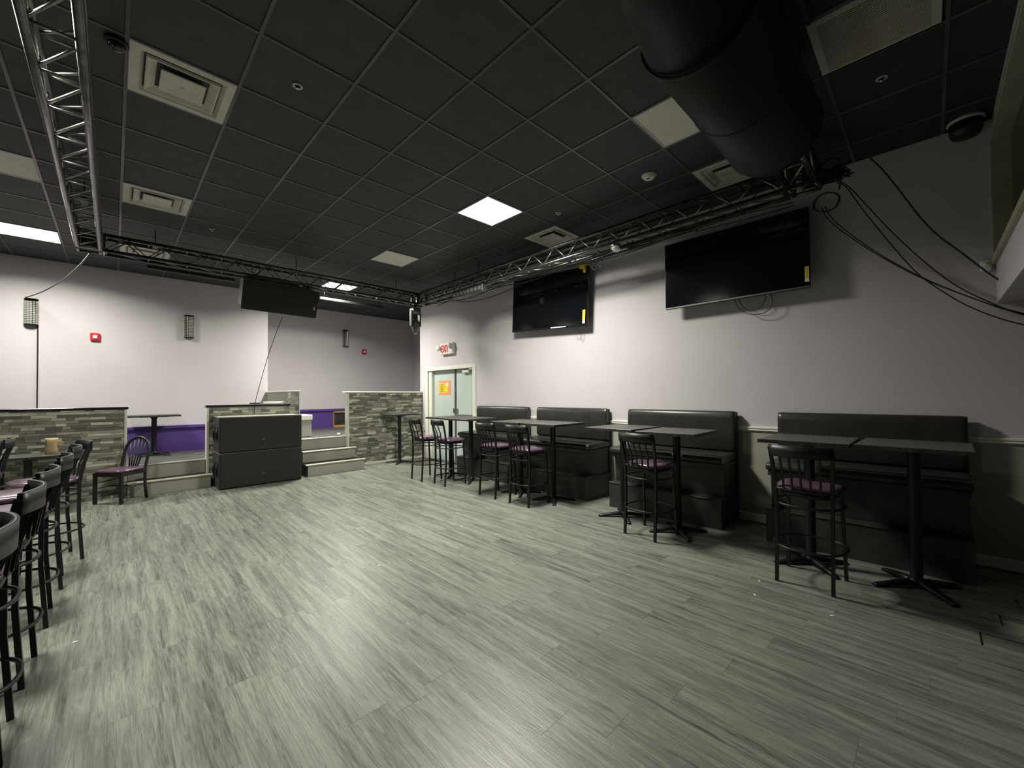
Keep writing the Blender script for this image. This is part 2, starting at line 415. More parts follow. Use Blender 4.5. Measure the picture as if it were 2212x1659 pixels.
# ------------------------------------------------------------------ ceiling fixtures
def light_panel(i, j, on, label, k=1.0):
    x, y = cell(i, j)
    t = thing('ceiling_light', label, 'ceiling light', (x, y, H), 0, 'square ceiling light panels')
    fr = MB()
    for a0, a1, b0, b1 in ((-.3, .3, -.3, -.285), (-.3, .3, .285, .3), (-.3, -.285, -.285, .285), (.285, .3, -.285, .285)):
        fr.box(a0, a1, b0, b1, -0.004, 0.012)
    fr.build('frame', 'panel_off', t)
    MB().box(-.284, .284, -.284, .284, 0.0, 0.010).build('diffuser', 'panel_on' if on else 'panel_off', t)
    if on:
        ld = bpy.data.lights.new('panel_lamp', 'AREA'); ld.shape = 'SQUARE'; ld.size = 0.56
        ld.energy = LAMP_W*k; ld.color = LAMP_COL; ld.spread = LAMP_SPREAD
        lo = bpy.data.objects.new('panel_lamp', ld); COL.objects.link(lo); lo.parent = t; lo.location = (0, 0, -0.006)
light_panel(3, 4, True, 'lit square ceiling panel in the middle of the room, nearest the televisions')
light_panel(3, 12, True, 'lit ceiling panel behind the far truss, right of the hanging loudspeaker')
light_panel(-4, 12, True, 'lit ceiling panel at the left edge, beside the truss corner', 0.64)
light_panel(-4, 4, True, 'lit ceiling panel left of the near truss, glow at the upper left edge', 0.6)
light_panel(3, 0, False, 'unlit white ceiling panel beside the big black duct')
light_panel(3, 8, False, 'unlit white ceiling panel near the far truss corner, alone among black tiles')
light_panel(-4, 8, False, 'unlit white ceiling panel left of the truss, above the lit one')
def vent(i, j, label):
    x, y = cell(i, j)
    t = thing('ceiling_vent', label, 'vent', (x, y, H), 0, 'square ceiling diffusers')
    MB().loops([(.300, .012), (.300, -.004), (.240, -.006), (.212, .026), (.218, .034)]).build('flange', 'vent', t)
    MB().loops([(.208, .008), (.206, -.010), (.196, -.010), (.140, .026), (.148, .034)]).build('vane', 'vent', t)
    MB().loops([(.06, .02), (.118, .004), (.128, -.012), (.120, -.014)], cap=True).build('center_plate', 'vent', t)
    MB().box(-.016, .016, -.010, .010, -.018, -.014, b=.002).build('screw_cover', 'vent', t)
    MB().box(-.225, .225, -.225, .225, .036, .042).build('throat', 'vent_dark', t)
vent(-2, 4, 'large square ceiling diffuser nearest the camera, right of the near truss')
vent(-2, 8, 'square ceiling diffuser in the same column, further down by the truss corner')
vent(-2, 12, 'square ceiling diffuser seen through the far truss')
vent(5, 0, 'square ceiling diffuser partly hidden by the end of the black duct')
vent(5, 4, 'square ceiling diffuser right of the bright ceiling panel')
x, y = cell(3, -2)
t = thing('return_grille', 'louvred return air grille in the dark ceiling at upper right', 'vent', (x+0.02, y+0.02, H))
MB().box(-.3, .3, -.3, -.255, -.006, .01, b=.003).box(-.3, .3, .255, .3, -.006, .01, b=.003).box(-.3, -.255, -.255, .255, -.006, .01, b=.003).box(.255, .3, -.255, .255, -.006, .01, b=.003).build('frame', 'vent', t)
sl = MB().box(-.0035, .0035, -.255, .255, -.003, .012).bm
slm = bpy.data.meshes.new('slat'); sl.to_mesh(slm); sl.free(); slm.materials.append(M['vent'])
for k in range(30): inst(slm, 'slat', t, (-.247+k*.017, 0, 0), rot=(0, 0.5, 0))
MB().box(-.256, .256, -.256, .256, .013, .016).build('backing', 'vent_dark', t)
def sprinkler(x, y, label, r=0.035):
    t = thing('sprinkler', label, 'sprinkler', (x, y, H), 0, 'fire sprinklers in the ceiling')
    MB().lathe([(r*.6, 0.0), (r, -0.001), (r*1.02, -0.006), (r*.66, -0.010), (r*.6, -.001)], 20, cap=False).build('escutcheon', 'vent', t)
    MB().lathe([(0.008, 0.0), (0.008, -0.02), (0.014, -0.024), (0.014, -0.027), (0.003, -.028)], 12).build('head', 'chrome', t)
sprinkler(0.968, 3.243, 'white ringed fire sprinkler in the black ceiling right of the large diffuser')
sprinkler(4.054, 3.27, 'white ringed fire sprinkler near the diffuser right of the bright panel')
sprinkler(4.047, 0.208, 'dim fire sprinkler beside the return air grille')
sprinkler(0.957, 6.859, 'small fire sprinkler in the far ceiling beyond the second diffuser', 0.03)
t = thing('smoke_detector', 'round white smoke detector on the black ceiling right of the bright panel', 'smoke detector', (4.05, 2.036, H))
MB().lathe([(0.075, 0.0), (0.075, -0.012), (0.06, -0.02), (0.058, -.03), (0.045, -0.042), (0.02, -0.045), (.001, -.046)], 28).build('housing', 'plastic_white', t)
MB().box(-.03, -.01, -.02, .02, -.047, -.040, b=.002).build('vent_slot', 'vent_dark', t)
t = thing('dome_camera', 'glossy dark dome camera on the ceiling beside the near truss', 'camera', (0.0, 3.637, H))
MB().lathe([(0.06, 0.0), (0.062, -0.018), (0.055, -0.025), (.04, -.026)], 24).build('base_ring', 'black_metal', t)
MB().lathe([(0.046, -0.024), (0.044, -0.04), (0.034, -0.055), (0.018, -0.064), (.001, -.067)], 24).build('dome', 'screen', t)
t = thing('dome_speaker', 'round black ceiling speaker with pale rim at the upper right by the booth window', 'speaker', (5.20, -0.25, H))
MB().lathe([(0.11, 0.0), (0.115, -0.015), (0.105, -0.03)], 28).build('rim', 'vent', t)
MB().lathe([(0.104, -0.028), (0.10, -0.10), (0.085, -0.14), (.001, -.15)], 28).build('body', 'black_paint', t)

# ------------------------------------------------------------------ truss rig
def truss(name, p0, p1, label, pitch=0.42, h=0.20, skip_end=0.0):
    p0, p1 = Vector(p0), Vector(p1); d = (p1-p0); L = d.length; d.normalize()
    ang = math.atan2(d.y, d.x)
    t = thing(name, label, 'truss', p0, ang, 'lighting truss runs under the ceiling')
    a = h/2
    for yy in (-a, a):
        for zz in (-a, a):
            MB().tube([(0, yy, zz), (L, yy, zz)], 0.0235, 14).build('chord', 'truss', t)
    n = max(1, round(L/pitch)); st = L/n
    bz = {}
    def brace(q0, q1):
        v = Vector(q1)-Vector(q0); ln = v.length; key = round(ln, 3)
        if key not in bz:
            mb = MB().tube([(0, 0, 0), (ln, 0, 0)], 0.0085, 8); me = bpy.data.meshes.new('brace'); mb.bm.to_mesh(me); mb.bm.free(); me.materials.append(M['brace']); bz[key] = me
        o = inst(bz[key], 'brace', t, q0); o.rotation_mode = 'QUATERNION'; o.rotation_quaternion = v.to_track_quat('X', 'Z')
    for k in range(n):
        x0, xm, x1 = k*st, (k+.5)*st, (k+1)*st
        for s, off in ((-a, 0), (a, 0)):
            brace((x0, s, -a), (xm, s, a)); brace((xm, s, a), (x1, s, -a))
        for zz in (-a, a):
            brace((x0+.02, -a, zz), (x0+.02, a, zz)); brace((x0+.02, -a, zz), (x1-.02 if zz < 0 else xm, a, zz))
    for xx in (0.0, L):
        fr = MB()
        s = 0.01
        for yy in (-a, a): fr.box(xx-s, xx+s, yy-.02, yy+.02, -a-.02, a+.02)
        for zz in (-a, a): fr.box(xx-s, xx+s, -a, a, zz-.016, zz+.016)
        fr.build('end_frame', 'truss', t)
    return t
TZ = 3.48
truss('truss', (-0.235, 7.30, TZ), (-0.235, 0.2, TZ), 'long truss run at the upper left coming towards the camera')
tf = truss('truss', (-0.10, 7.44, TZ), (4.46, 7.44, TZ), 'far truss run over the stage steps carrying the hanging loudspeaker')
truss('truss', (4.585, 7.32, TZ), (4.585, 0.92, TZ), 'right truss run in front of the televisions')
truss('truss', (3.60, 0.78, TZ), (4.46, 0.78, TZ), 'short near truss run sticking out of the black duct end')
for (x, y, lb) in ((-0.235, 7.44, 'truss corner block at the left end of the far run'), (4.585, 7.44, 'truss corner block at the far right above the exit'),
                   (4.585, 0.78, 'dark truss corner block at the right by the dangling cables')):
    t = thing('truss_corner', lb, 'truss', (x, y, TZ), 0, 'truss corner blocks')
    f = MB()
    for sx in (-.1, .1):
        for s2 in (-.1, .1):
            f.tube([(sx, s2, -.1), (sx, s2, .1)], .0175, 10)
            f.tube([(sx, -.1, s2), (sx, .1, s2)], .0175, 10)
            f.tube([(-.1, sx, s2), (.1, sx, s2)], .0175, 10)
    f.build('corner_frame', 'truss', t)
    MB().box(-.075, .075, -.002, .002, -.075, .075).build('stiffener', 'truss', t)
rods = MB()
hb = MB().tube([(0, 0, 0), (0, 0, H-TZ-0.085)], 0.006, 8).bm
hm = bpy.data.meshes.new('hanger_rod'); hb.to_mesh(hm); hb.free(); hm.materials.append(M['black_metal'])
for n_, (x, y, lb) in enumerate(((0.4, 7.44, 'above the left part of the far truss'), (2.2, 7.44, 'above the middle of the far truss'), (4.05, 7.44, 'above the right part of the far truss'),
                 (4.585, 6.2, 'above the far end of the right truss'), (4.585, 5.5, 'above the right truss left of the first television'), (-0.235, 6.2, 'above the left truss by its far corner'))):
    t = thing('truss_hanger', 'thin black threaded rod '+lb, 'hanger', (x, y, TZ+0.085), 0, 'truss hanger rods')
    inst(hm, 'rod', t); MB().box(-.03, .03, -.12, .12, -.0, .012, b=.002).build('saddle', 'black_metal', t)

# big black duct with tapered elbow
dt = thing('duct', 'big black round duct hanging under the dark ceiling at upper right', 'duct', (0, 0.78, 3.40))
rx = Matrix.Rotation(math.pi/2, 4, 'Y')
MB().lathe([(0.285, 2.06), (0.30, 2.08), (0.30, 3.48), (0.285, 3.52), (0.25, 3.545), (0.15, 3.55)], 40, rx).build('duct_body', 'duct', dt)
MB().lathe([(0.17, 0.3), (0.185, 1.2), (0.21, 1.62), (0.284, 2.058)], 40, rx).build('reducer', 'duct', dt)
for xx in (2.07, 2.75, 3.45):
    MB().lathe([(0.301, xx), (0.306, xx+.008), (0.306, xx+.016), (0.301, xx+.024)], 40, rx, cap=False).build('seam_ring', 'duct', dt)
MB().box(2.3, 2.33, -.01, .01, .29, .40).box(3.2, 3.23, -.01, .01, .29, .40).build('hanger_strap', 'black_metal', dt)

# curtain track near the far wall
for x0, x1, yy, lb in ((0.36, 1.56, 8.75, 'left piece of black curtain track on the ceiling behind the far truss'), (3.15, 4.6, 9.1, 'right piece of black curtain track on the ceiling behind the lit panel')):
    t = thing('curtain_track', lb, 'track', (x0, yy, 3.60), 0, 'curtain tracks')
    MB().box(0, x1-x0, -.03, .03, -.03, .03, b=.008).build('rail', 'black_paint', t)
    MB().tube([(.1, 0, .03), (.1, 0, H-3.60)], .008).tube([(x1-x0-.1, 0, .03), (x1-x0-.1, 0, H-3.60)], .008).build('drop_rod', 'black_metal', t)

# ------------------------------------------------------------------ half walls with ledger stone
sb = MB().box(-.5, .5, -1.0, 0, -.5, .5).bm
sm_ = bpy.data.meshes.new('stone'); sb.to_mesh(sm_); sb.free(); sm_.materials.append(M['stone'])
def stone_face(parent, x0, x1, z0, z1, yface, near, zcut=None):
    rows = []; z = z0; rh = 0.0405
    while z < z1-0.012:
        h = min(rh, z1-z); x = x0-rnd.uniform(0, .2)
        while x < x1:
            wd = rnd.choice((.08, .10, .14, .16, .20, .24)); a, b = max(x, x0), min(x+wd, x1); x += wd
            if b-a < 0.015: continue
            if zcut and not zcut((a+b)/2, z+h/2): continue
            rows.append((a, b, z, z+h))
        z += rh
    rows.sort(key=lambda r: (r[0]-near[0])**2+(r[2]-near[1])**2)
    for a, b, c, d in rows[:300]:
        inst(sm_, 'stone', parent, ((a+b)/2, yface, (c+d)/2), (b-a-.002, rnd.uniform(.012, .026), d-c-.0025))
    if len(rows) > 300:
        mb = MB()
        for a, b, c, d in rows[300:]: mb.box(a+.001, b-.001, yface-rnd.uniform(.012, .026), yface, c+.001, d-.001)
        o = mb.build('stone_field', 'stone_all', parent); o['kind'] = 'stuff'
YS = 8.575
hw = thing('half_wall', 'stone clad half wall at the left beside the dining stools', 'half wall', (0, 0, 0), 0, 'stone clad half walls')
MB().box(-3.0, 0.115, YS, 8.70, 0, 1.315).build('core', 'wall', hw)
MB().box(-3.0, 0.165, YS-.035, 8.73, 1.316, 1.352, b=.004).build('cap', 'cap', hw)
MB().box(0.117, 0.150, YS-.026, 8.70, 0.0, 1.314, b=.003).build('edge_trim', 'white_trim', hw)
stone_face(hw, -3.0, 0.114, 0.0, 1.314, YS, (-0.4, 0.7))
hw = thing('half_wall', 'stone clad half wall behind the black subwoofers, stepped up at its right end', 'half wall', (0, 0, 0), 0, 'stone clad half walls')
MB().box(1.165, 2.43, YS, 8.70, 0, 1.315).box(2.432, 2.58, YS, 8.70, 0, 1.575).build('core', 'wall', hw)
MB().box(1.12, 2.428, YS-.035, 8.73, 1.316, 1.352, b=.004).build('cap', 'cap', hw)
MB().box(2.41, 2.60, YS-.035, 10.24, 1.576, 1.606, b=.004).build('high_cap', 'white_trim', hw)
MB().box(1.13, 1.163, YS-.026, 8.70, 0.0, 1.314, b=.003).build('edge_trim', 'white_trim', hw)
MB().box(2.581, 2.596, YS-.026, 8.70, 0.0, 1.574, b=.003).build('edge_trim', 'white_trim', hw)
MB().box(2.43, 2.58, 8.701, 10.24, 0.646, 1.574).build('divider', 'wall_low', hw)
stone_face(hw, 1.166, 2.578, 0.0, 1.573, YS, (1.7, 1.3), lambda x, z: z < 1.31 or x > 2.43)
hw = thing('half_wall', 'tall stone clad half wall beside the pale double door', 'half wall', (0, 0, 0), 0, 'stone clad half walls')
MB().box(3.565, XW-.01, YS, 8.70, 0, 1.545).build('core', 'wall', hw)
MB().box(3.49, XW-.005, YS-.035, 8.73, 1.546, 1.586, b=.004).build('cap', 'white_trim', hw)
MB().box(3.53, 3.563, YS-.026, 8.70, 0.0, 1.544, b=.003).build('edge_trim', 'white_trim', hw)
MB().box(3.70, XW-.02, YS-.042, YS-.028, 0.0, 0.052, b=.003).build('base_strip', 'white_trim', hw)
stone_face(hw, 3.566, XW-.012, 0.0, 1.544, YS, (4.3, 1.0))

# ------------------------------------------------------------------ stages and steps
st = thing('stage_platform', 'low left stage platform with two pale steps behind the black chair', 'stage', (0, 0, 0))
MB().box(-3.0, 2.42, 8.71, YF-.021, 0, 0.44).box(0.16, 1.12, 8.64, 8.71, 0, 0.44).build('deck', 'carpet', st)
MB().box(0.16, 1.12, 8.622, 8.639, 0.215, 0.425).build('riser', 'riser', st)
MB().box(0.15, 1.125, 8.60, 8.66, 0.426, 0.447, b=.005).build('nosing', 'nosing', st)
MB().box(0.155, 1.165, 8.385, 8.621, 0, 0.205).build('step_core', 'carpet', st)
MB().box(0.155, 1.165, 8.37, 8.384, 0, 0.193).build('riser', 'riser', st)
MB().box(0.145, 1.19, 8.335, 8.40, 0.194, 0.221, b=.008).build('nosing', 'nosing', st)
st = thing('stage_platform', 'higher right stage platform with three pale steps beside the subwoofers', 'stage', (0, 0, 0))
MB().box(2.60, 6.77, 8.72, YR-.022, 0, 0.645).box(2.60, 3.52, 8.69, 8.72, 0, .645).build('deck', 'carpet', st)
MB().box(2.60, 3.525, 8.672, 8.689, 0.43, 0.628).build('riser', 'riser', st)
MB().box(2.60, 3.528, 8.652, 8.70, 0.629, 0.652, b=.005).build('nosing', 'nosing', st)
MB().box(2.60, 3.62, 8.41, 8.671, 0, 0.42).build('step_core', 'carpet', st)
MB().box(2.60, 3.62, 8.395, 8.409, 0.215, 0.407).build('riser', 'riser', st)
MB().box(2.59, 3.64, 8.36, 8.42, 0.408, 0.435, b=.008).build('nosing', 'nosing', st)
MB().box(2.575, 3.675, 8.105, 8.394, 0, 0.205).build('step_core', 'black_paint', st)
MB().box(2.60, 3.68, 8.09, 8.104, 0, 0.193).build('riser', 'riser', st)
MB().box(2.555, 3.70, 8.055, 8.12, 0.194, 0.221, b=.008).build('nosing', 'nosing', st)

# things on the stages
t = thing('storage_bin', 'pale grey bin with cream lid on the right stage beside the subwoofers', 'bin', (2.80, 9.27, 0.6455))
MB().box(-.19, .185, -.2, .2, 0, .345, b=.015).build('body', 'speaker_side', t)
MB().box(-.205, .20, -.22, .22, .346, .46, b=.015).build('lid', 'white_trim', t)
t = thing('plywood_cubby', 'shallow open raw plywood cubby set against the purple wall on the right stage', 'shelf', (4.63, 11.262, 0.6455))
MB().box(-.37, .37, -.032, .016, 0, .055, b=.003).box(-.37, .37, -.032, .016, .395, .43, b=.003).build('shelf_board', 'wood', t)
MB().box(-.37, -.352, -.012, .016, .056, .394).box(.352, .37, -.012, .016, .056, .394).build('side_board', 'wood', t)
MB().box(-.351, .351, .004, .016, .056, .394).build('back_board', 'plywood_black', t)
MB().box(.05, .075, -.03, .003, .056, .394).build('divider', 'wood', t)
t = thing('cup', 'small white cup on the right stage floor beside the tall stone half wall', 'cup', (3.44, 8.80, 0.6455))
MB().lathe([(.024, 0), (.032, .06), (.030, .06), (.022, .004)], 20).build('cup_body', 'white_paper', t)
t = thing('paper_roll', 'white tube lying on the cap of the middle half wall', 'tube', (2.19, 8.64, 1.378))
MB().tube([(-.2, 0, 0), (.2, 0, 0)], .022, 16).build('roll', 'white_paper', t)
t = thing('paper_sheet', 'flat pale sheet under the white tube on the middle half wall', 'paper', (2.08, 8.59, 1.3525))
MB().box(-.28, .33, -.045, .02, 0, .003).build('sheet', 'plastic_white', t)
t = thing('cable_loop', 'small black cable coil lying on the middle half wall cap', 'cable', (1.86, 8.66, 1.353))
MB().tube([(.08*math.cos(a*.3), .05*math.sin(a*.3), .006+.0005*a) for a in range(42)], .006, 6).build('coil', 'cable', t)

# ------------------------------------------------------------------ pedestal tables
def pedestal(lx=.68, ly=.62, h=1.09):
    t = thing('pedestal_table', 'x', 'table')
    MB().box(-lx/2+.004, lx/2-.004, -ly/2+.004, ly/2-.004, h-.028, h, b=.002).build('tabletop', 'top', t)
    e = MB()
    for a0, a1, b0, b1 in ((-lx/2, lx/2, -ly/2, -ly/2+.004), (-lx/2, lx/2, ly/2-.004, ly/2), (-lx/2, -lx/2+.004, -ly/2+.004, ly/2-.004), (lx/2-.004, lx/2, -ly/2+.004, ly/2-.004)):
        e.box(a0, a1, b0, b1, h-.030, h-.002)
    e.build('edge_band', 'edge', t)
    MB().lathe([(.06, .045), (.045, .06), (.038, .075), (.038, h-.07), (.05, h-.06), (.05, h-.045)], 20).build('pole', 'black_metal', t)
    MB().box(-.2, .2, -.022, .022, h-.044, h-.031).box(-.022, .022, -.2, .2, h-.044, h-.031).build('spider', 'black_metal', t)
    for k in range(4):
        a = math.pi/2*k+.75
        mt_ = Matrix.Rotation(a, 4, 'Z')
        b = MB(); P = []
        for (x, zb, zt, wd) in ((0.0, .03, .06, .04), (.10, .025, .055, .034), (.22, .014, .036, .026), (.29, .004, .024, .026), (.305, .0, .016, .022)):
            P.append([mt_ @ Vector(q) for q in ((x, -wd, zb), (x, wd, zb), (x, wd*.6, zt), (x, -wd*.6, zt))])
        b.skin(P); b.build('base_arm', 'black_metal', t)
    index_kids(t); return t
tb = pedestal(); used = [False]
def place(proto, flag, loc, rz, label, group, name=None):
    o = proto if not flag[0] else copy_tree(proto); flag[0] = True
    o.location = loc; o.rotation_euler = (0, 0, rz); o['label'] = label
    if group: o['group'] = group
    return o
GT = 'black high top tables'
for x, y, lb in ((4.50, 6.24, 'black high top table nearest the double door, right wall row'), (4.47, 5.60, 'black high top table by the first booth, second from the door'),
                 (4.45, 4.37, 'black high top table, far one of the pair at the second booth'), (4.45, 3.73, 'black high top table in front of the second booth, near one of the pair'),
                 (4.45, 2.62, 'black high top table left half of the pair in front of the third booth'), (4.36, 1.92, 'black high top table right half of the pair at the third booth'),
                 (4.36, 0.75, 'black high top table left half of the dark pair at the fourth booth'), (4.40, 0.10, 'black high top table rightmost in the dark corner at the fourth booth')):
    place(tb, used, (x, y, 0), rnd.uniform(-.03, .03), lb, GT)
sm = pedestal(.60, .52, 1.085); u2 = [False]
place(sm, u2, (4.56, 8.24, 0), 0.08, 'small black high top table standing against the tall stone half wall', None)
s2 = pedestal(.72, .55, .735); u3 = [False]
place(s2, u3, (0.53, 9.85, 0.4405), 0, 'dark table standing on the low left stage by the purple wall', None)

s3 = pedestal(.72, .55, .75); u4 = [False]
place(s3, u4, (-0.80, 8.255, 0), 0, 'low black table against the left stone half wall holding the tan paper bag', None)
bg = thing('paper_bag', 'tan crumpled paper bag standing on the low table by the left stone half wall', 'bag', (-0.59, 8.19, .7505))
b = MB(); P = []
for z, wx, wy, tw in ((0, .060, .046, 0), (.06, .055, .044, .1), (.13, .047, .038, .25), (.18, .056, .028, .35), (.212, .060, .014, .4)):
    P.append([(wx*math.cos(2*math.pi*k/12+tw)*(1+.15*rnd.random()), wy*math.sin(2*math.pi*k/12+tw)*(1+.2*rnd.random()), z+rnd.uniform(-.004, .004) if z else 0) for k in range(12)])
b.skin(P).build('bag_body', 'kraft', bg)
MB().box(.0, .058, -.006, .010, .125, .18, b=.002, mat=Matrix.Rotation(.3, 4, 'Y')).build('bag_flap', 'kraft', bg)

# ------------------------------------------------------------------ stools
def stool(nsl, sag=.06):
    t = thing('bar_stool', 'x', 'stool')
    for s in (-1, 1):
        MB().tube([(-.19, s*.178, 0), (-.165, s*.178, .40), (-.165, s*.180, .70), (-.185, s*.186, .85), (-.235, s*.200, 1.065)], .0165, 4, up=(0, 1, 0)).build('leg', 'black_metal', t)
        MB().tube([(.195, s*.195, 0), (.165, s*.178, .70)], .0165, 4, up=(0, 1, 0)).build('leg', 'black_metal', t)
    # top rail, bowed backwards
    def bow(y, z):
        return -.235+(1.065-z)*(-.05/ -.215)*(-0.0)+0
    P = []
    for k in range(13):
        y = -.205+.41*k/12; c = 1-(y/.205)**2; x = -.235-sag*c
        P.append([(x-.009, y, .995), (x+.009, y, .995), (x+.004, y, 1.085), (x-.012, y, 1.085)])
    MB().skin(P).build('top_rail', 'black_metal', t)
    for k in range(nsl):
        f = (k+1)/(nsl+1)*2-1; y = f*.19; c = 1-f*f
        MB().tube([(-.178-sag*.55*c, y*.93, .735), (-.19-sag*.7*c, y*.96, .86), (-.232-sag*c, y, 1.0)], .0095, 4, up=(0, 1, 0)).build('slat', 'black_metal', t)
    MB().tube([(-.172-sag*.55*(1-(q/6-1)**2), (q/6-1)*.18, .735) for q in range(13)], .011, 8).build('back_rail', 'black_metal', t)
    # seat
    def sq(hx, hy, n=32, e=4.0, cx=0):
        o = []
        for k in range(n):
            a = 2*math.pi*k/n; c, s = math.cos(a), math.sin(a)
            o.append((cx+hx*math.copysign(abs(c)**(2/e), c), hy*math.copysign(abs(s)**(2/e), s)*(1+.06*math.copysign(abs(c)**(2/e), c))))
        return o
    G_ = []
    for hx, hy, z in ((.20, .19, .716), (.212, .203, .722), (.216, .208, .738), (.210, .202, .755), (.18, .175, .764), (.10, .1, .768), (.03, .03, .769)):
        G_.append([(x, y, z) for x, y in sq(hx, hy, cx=.02)])
    MB().skin(G_).build('seat', 'vinyl_purple', t)
    MB().skin([[(x, y, z) for x, y in sq(.185, .178, cx=.0)] for z in (.685, .715)]).build('seat_frame', 'black_metal', t)
    for z, hx in ((.615, .222), (.285, .232)):
        MB().tube([(x, y, z) for x, y in sq(hx, hx, 40, 2.5, cx=.0)], .009, 8, closed=True).build('ring_stretcher', 'black_metal', t)
    index_kids(t); return t
GS = 'black bar stools with plum seats'
A3 = stool(3); f3 = [False]; A5 = stool(5); f5 = [False]; AL = stool(5, .055); fl = [False]
place(A3, f3, (4.02, 6.32, 0), -.04, 'first bar stool, nearest the stone half wall by the door', GS)
place(A3, f3, (4.085, 5.70, 0), -.10, 'second bar stool from the door, in front of the table corner', GS)
place(A5, f5, (4.105, 4.53, 0), -.02, 'third bar stool, left of the two facing the second booth', GS)
place(A5, f5, (4.11, 3.89, 0), .0, 'fourth bar stool, right of the two facing the second booth', GS)
place(A5, f5, (4.105, 2.11, 0), -.10, 'bar stool alone before the third booth', GS)
place(A5, f5, (3.965, .69, 0), -.04, 'bar stool in the dark before the fourth booth', GS)
for x, y, r, lb in ((-.52, 2.07, 0, 'nearest bar stool at the lower left edge'), (-.52, 2.83, .03, 'second nearest bar stool in the left row'),
                    (-.515, 3.47, -.03, 'third bar stool in the left row'), (-.50, 4.21, .02, 'fourth bar stool in the left row'),
                    (-.485, 4.93, .05, 'fifth bar stool in the left row, backrest partly hidden')):
    o = place(AL, fl, (x, y, 0), math.pi+r, lb, GS); o.scale = (1, 1, 1.014)
A0 = stool(3, .02); f0 = [False]
place(A0, f0, (-.43, 5.64, 0), math.pi+.26, 'farthest bar stool of the left row with straight backrest', GS)
place(A0, f0, (-1.0, 6.58, 0), math.pi-.05, 'bar stool at the far left edge, standing apart from the row', GS)

# ------------------------------------------------------------------ bentwood side chair
ch = thing('side_chair', 'black bentwood dining chair with plum seat by the left stage steps', 'chair', (0.085, 8.185, 0), math.radians(224))
# local: faces +x
for s in (-1, 1):
    MB().tube([(.185, s*.19, 0), (.185, s*.19, .44)], .024, 4, up=(0, 1, 0)).build('leg', 'black_paint', ch)
pts = []
for k in range(17):
    a = math.pi*k/16
    y = .185*math.cos(a); z = .68+.215*math.sin(a); pts.append((-.19-(z-.44)*.2, y*(1.0 if z > .7 else 1), z))
full = [(-.205, .185, 0), (-.18, .185, .2), (-.178, .185, .44)]+pts+[(-.178, -.185, .44), (-.18, -.185, .2), (-.205, -.185, 0)]
MB().tube(full, .019, 8, up=(1, 0, 0)).build('back_hoop', 'black_paint', ch)
for k in range(5):
    y0 = (k-2)*.030; y1 = (k-2)*.062; zt = .68+.215*math.sqrt(max(0, 1-(y1/.185)**2))
    MB().tube([(-.18, y0, .455), (-.21, y0*1.4, .60), (-.19-(zt-.44)*.2, y1, zt-.004)], .0095, 6).build('spindle', 'black_paint', ch)
Gs = []
for hx, hy, z in ((.20, .195, .44), (.212, .208, .446), (.212, .208, .462), (.195, .19, .474), (.1, .1, .479), (.02, .02, .48)):
    Gs.append([(.01+hx*math.copysign(abs(math.cos(a))**.4, math.cos(a)), hy*math.copysign(abs(math.sin(a))**.4, math.sin(a)), z) for a in [2*math.pi*k/28 for k in range(28)]])
MB().skin(Gs).build('seat', 'vinyl_purple', ch)
MB().box(-.17, .185, -.20, -.18, .385, .438, b=.002).box(-.17, .185, .18, .20, .385, .438, b=.002).box(.175, .195, -.18, .18, .385, .438, b=.002).box(-.185, -.165, -.18, .18, .385, .438, b=.002).build('seat_apron', 'black_paint', ch)
for s in (-1, 1):
    MB().tube([(-.18, s*.185, .22), (.185, s*.19, .22)], .009, 6).build('stretcher', 'black_paint', ch)
    MB().tube([(-.18, s*.185, .30), (.185, s*.19, .30)], .009, 6).build('stretcher', 'black_paint', ch)
MB().tube([(0.0, -.187, .22), (0.0, .187, .22)], .009, 6).build('stretcher', 'black_paint', ch)

# ------------------------------------------------------------------ booths along the right wall
def booth(L):
    t = thing('booth', 'x', 'booth')
    a, b = -L/2, L/2
    MB().box(-.030, .0, a, b, .326, 1.262, b=.004).build('back_board', 'plywood_black', t)
    prof = [(-.031, .80), (-.088, .80), (-.102, .82), (-.102, 1.19), (-.096, 1.235), (-.082, 1.262), (-.062, 1.275), (-.04, 1.272), (-.031, 1.264)]
    mb = MB(); P = []
    for y, sc in ((a+.004, .82), (a+.018, .95), (a+.05, 1.0), (b-.05, 1.0), (b-.018, .95), (b-.004, .82)):
        P.append([(-.031+(x+.031)*sc, y, 1.03+(z-1.03)*(1-(1-sc)*.15)) for x, z in prof])
    mb.skin(P).build('back_cushion', 'vinyl_black', t)
    sp = [(-.031, .712), (-.53, .70), (-.565, .715), (-.572, .745), (-.560, .775), (-.52, .788), (-.13, .792), (-.031, .792)]
    mb = MB(); P = []
    for y, sc in ((a+.0, .82), (a+.02, .95), (a+.05, 1.0), (b-.05, 1.0), (b-.02, .95), (b-.0, .82)):
        P.append([(x*(.97+.03*sc), y, .745+(z-.745)*sc) for x, z in sp])
    mb.skin(P).build('seat_cushion', 'vinyl_black', t)
    MB().box(-.54, -.031, a+.01, b-.01, .655, .700, b=.003).build('seat_board', 'plywood_black', t)
    MB().prism([(-.031, .327), (-.44, .327), (-.47, .654), (-.031, .654)], 1, a+.02, b-.02).build('base_panel', 'plywood_black', t)
    sx_ = MB().box(-.585, .0, a+.0, b-.0, .0, .312, b=.003).build('step_box', 'plywood_black', t)
    MB().box(-.592, .0, a-.002, b+.002, .313, .3255, b=.003).build('step_top', 'plywood_black', sx_)
    index_kids(t); return t
bo = booth(1.40); fb = [False]
GB = 'black vinyl booths along the right wall'
for y, lb in ((5.66, 'black vinyl booth bench nearest the double door'), (4.04, 'second black vinyl booth bench from the door, under the first television'),
              (2.30, 'third black vinyl booth bench, under the second television'), (.48, 'fourth black vinyl booth bench in the dark right corner')):
    place(bo, fb, (XW-.03+.0, y, 0), 0, lb, GB)

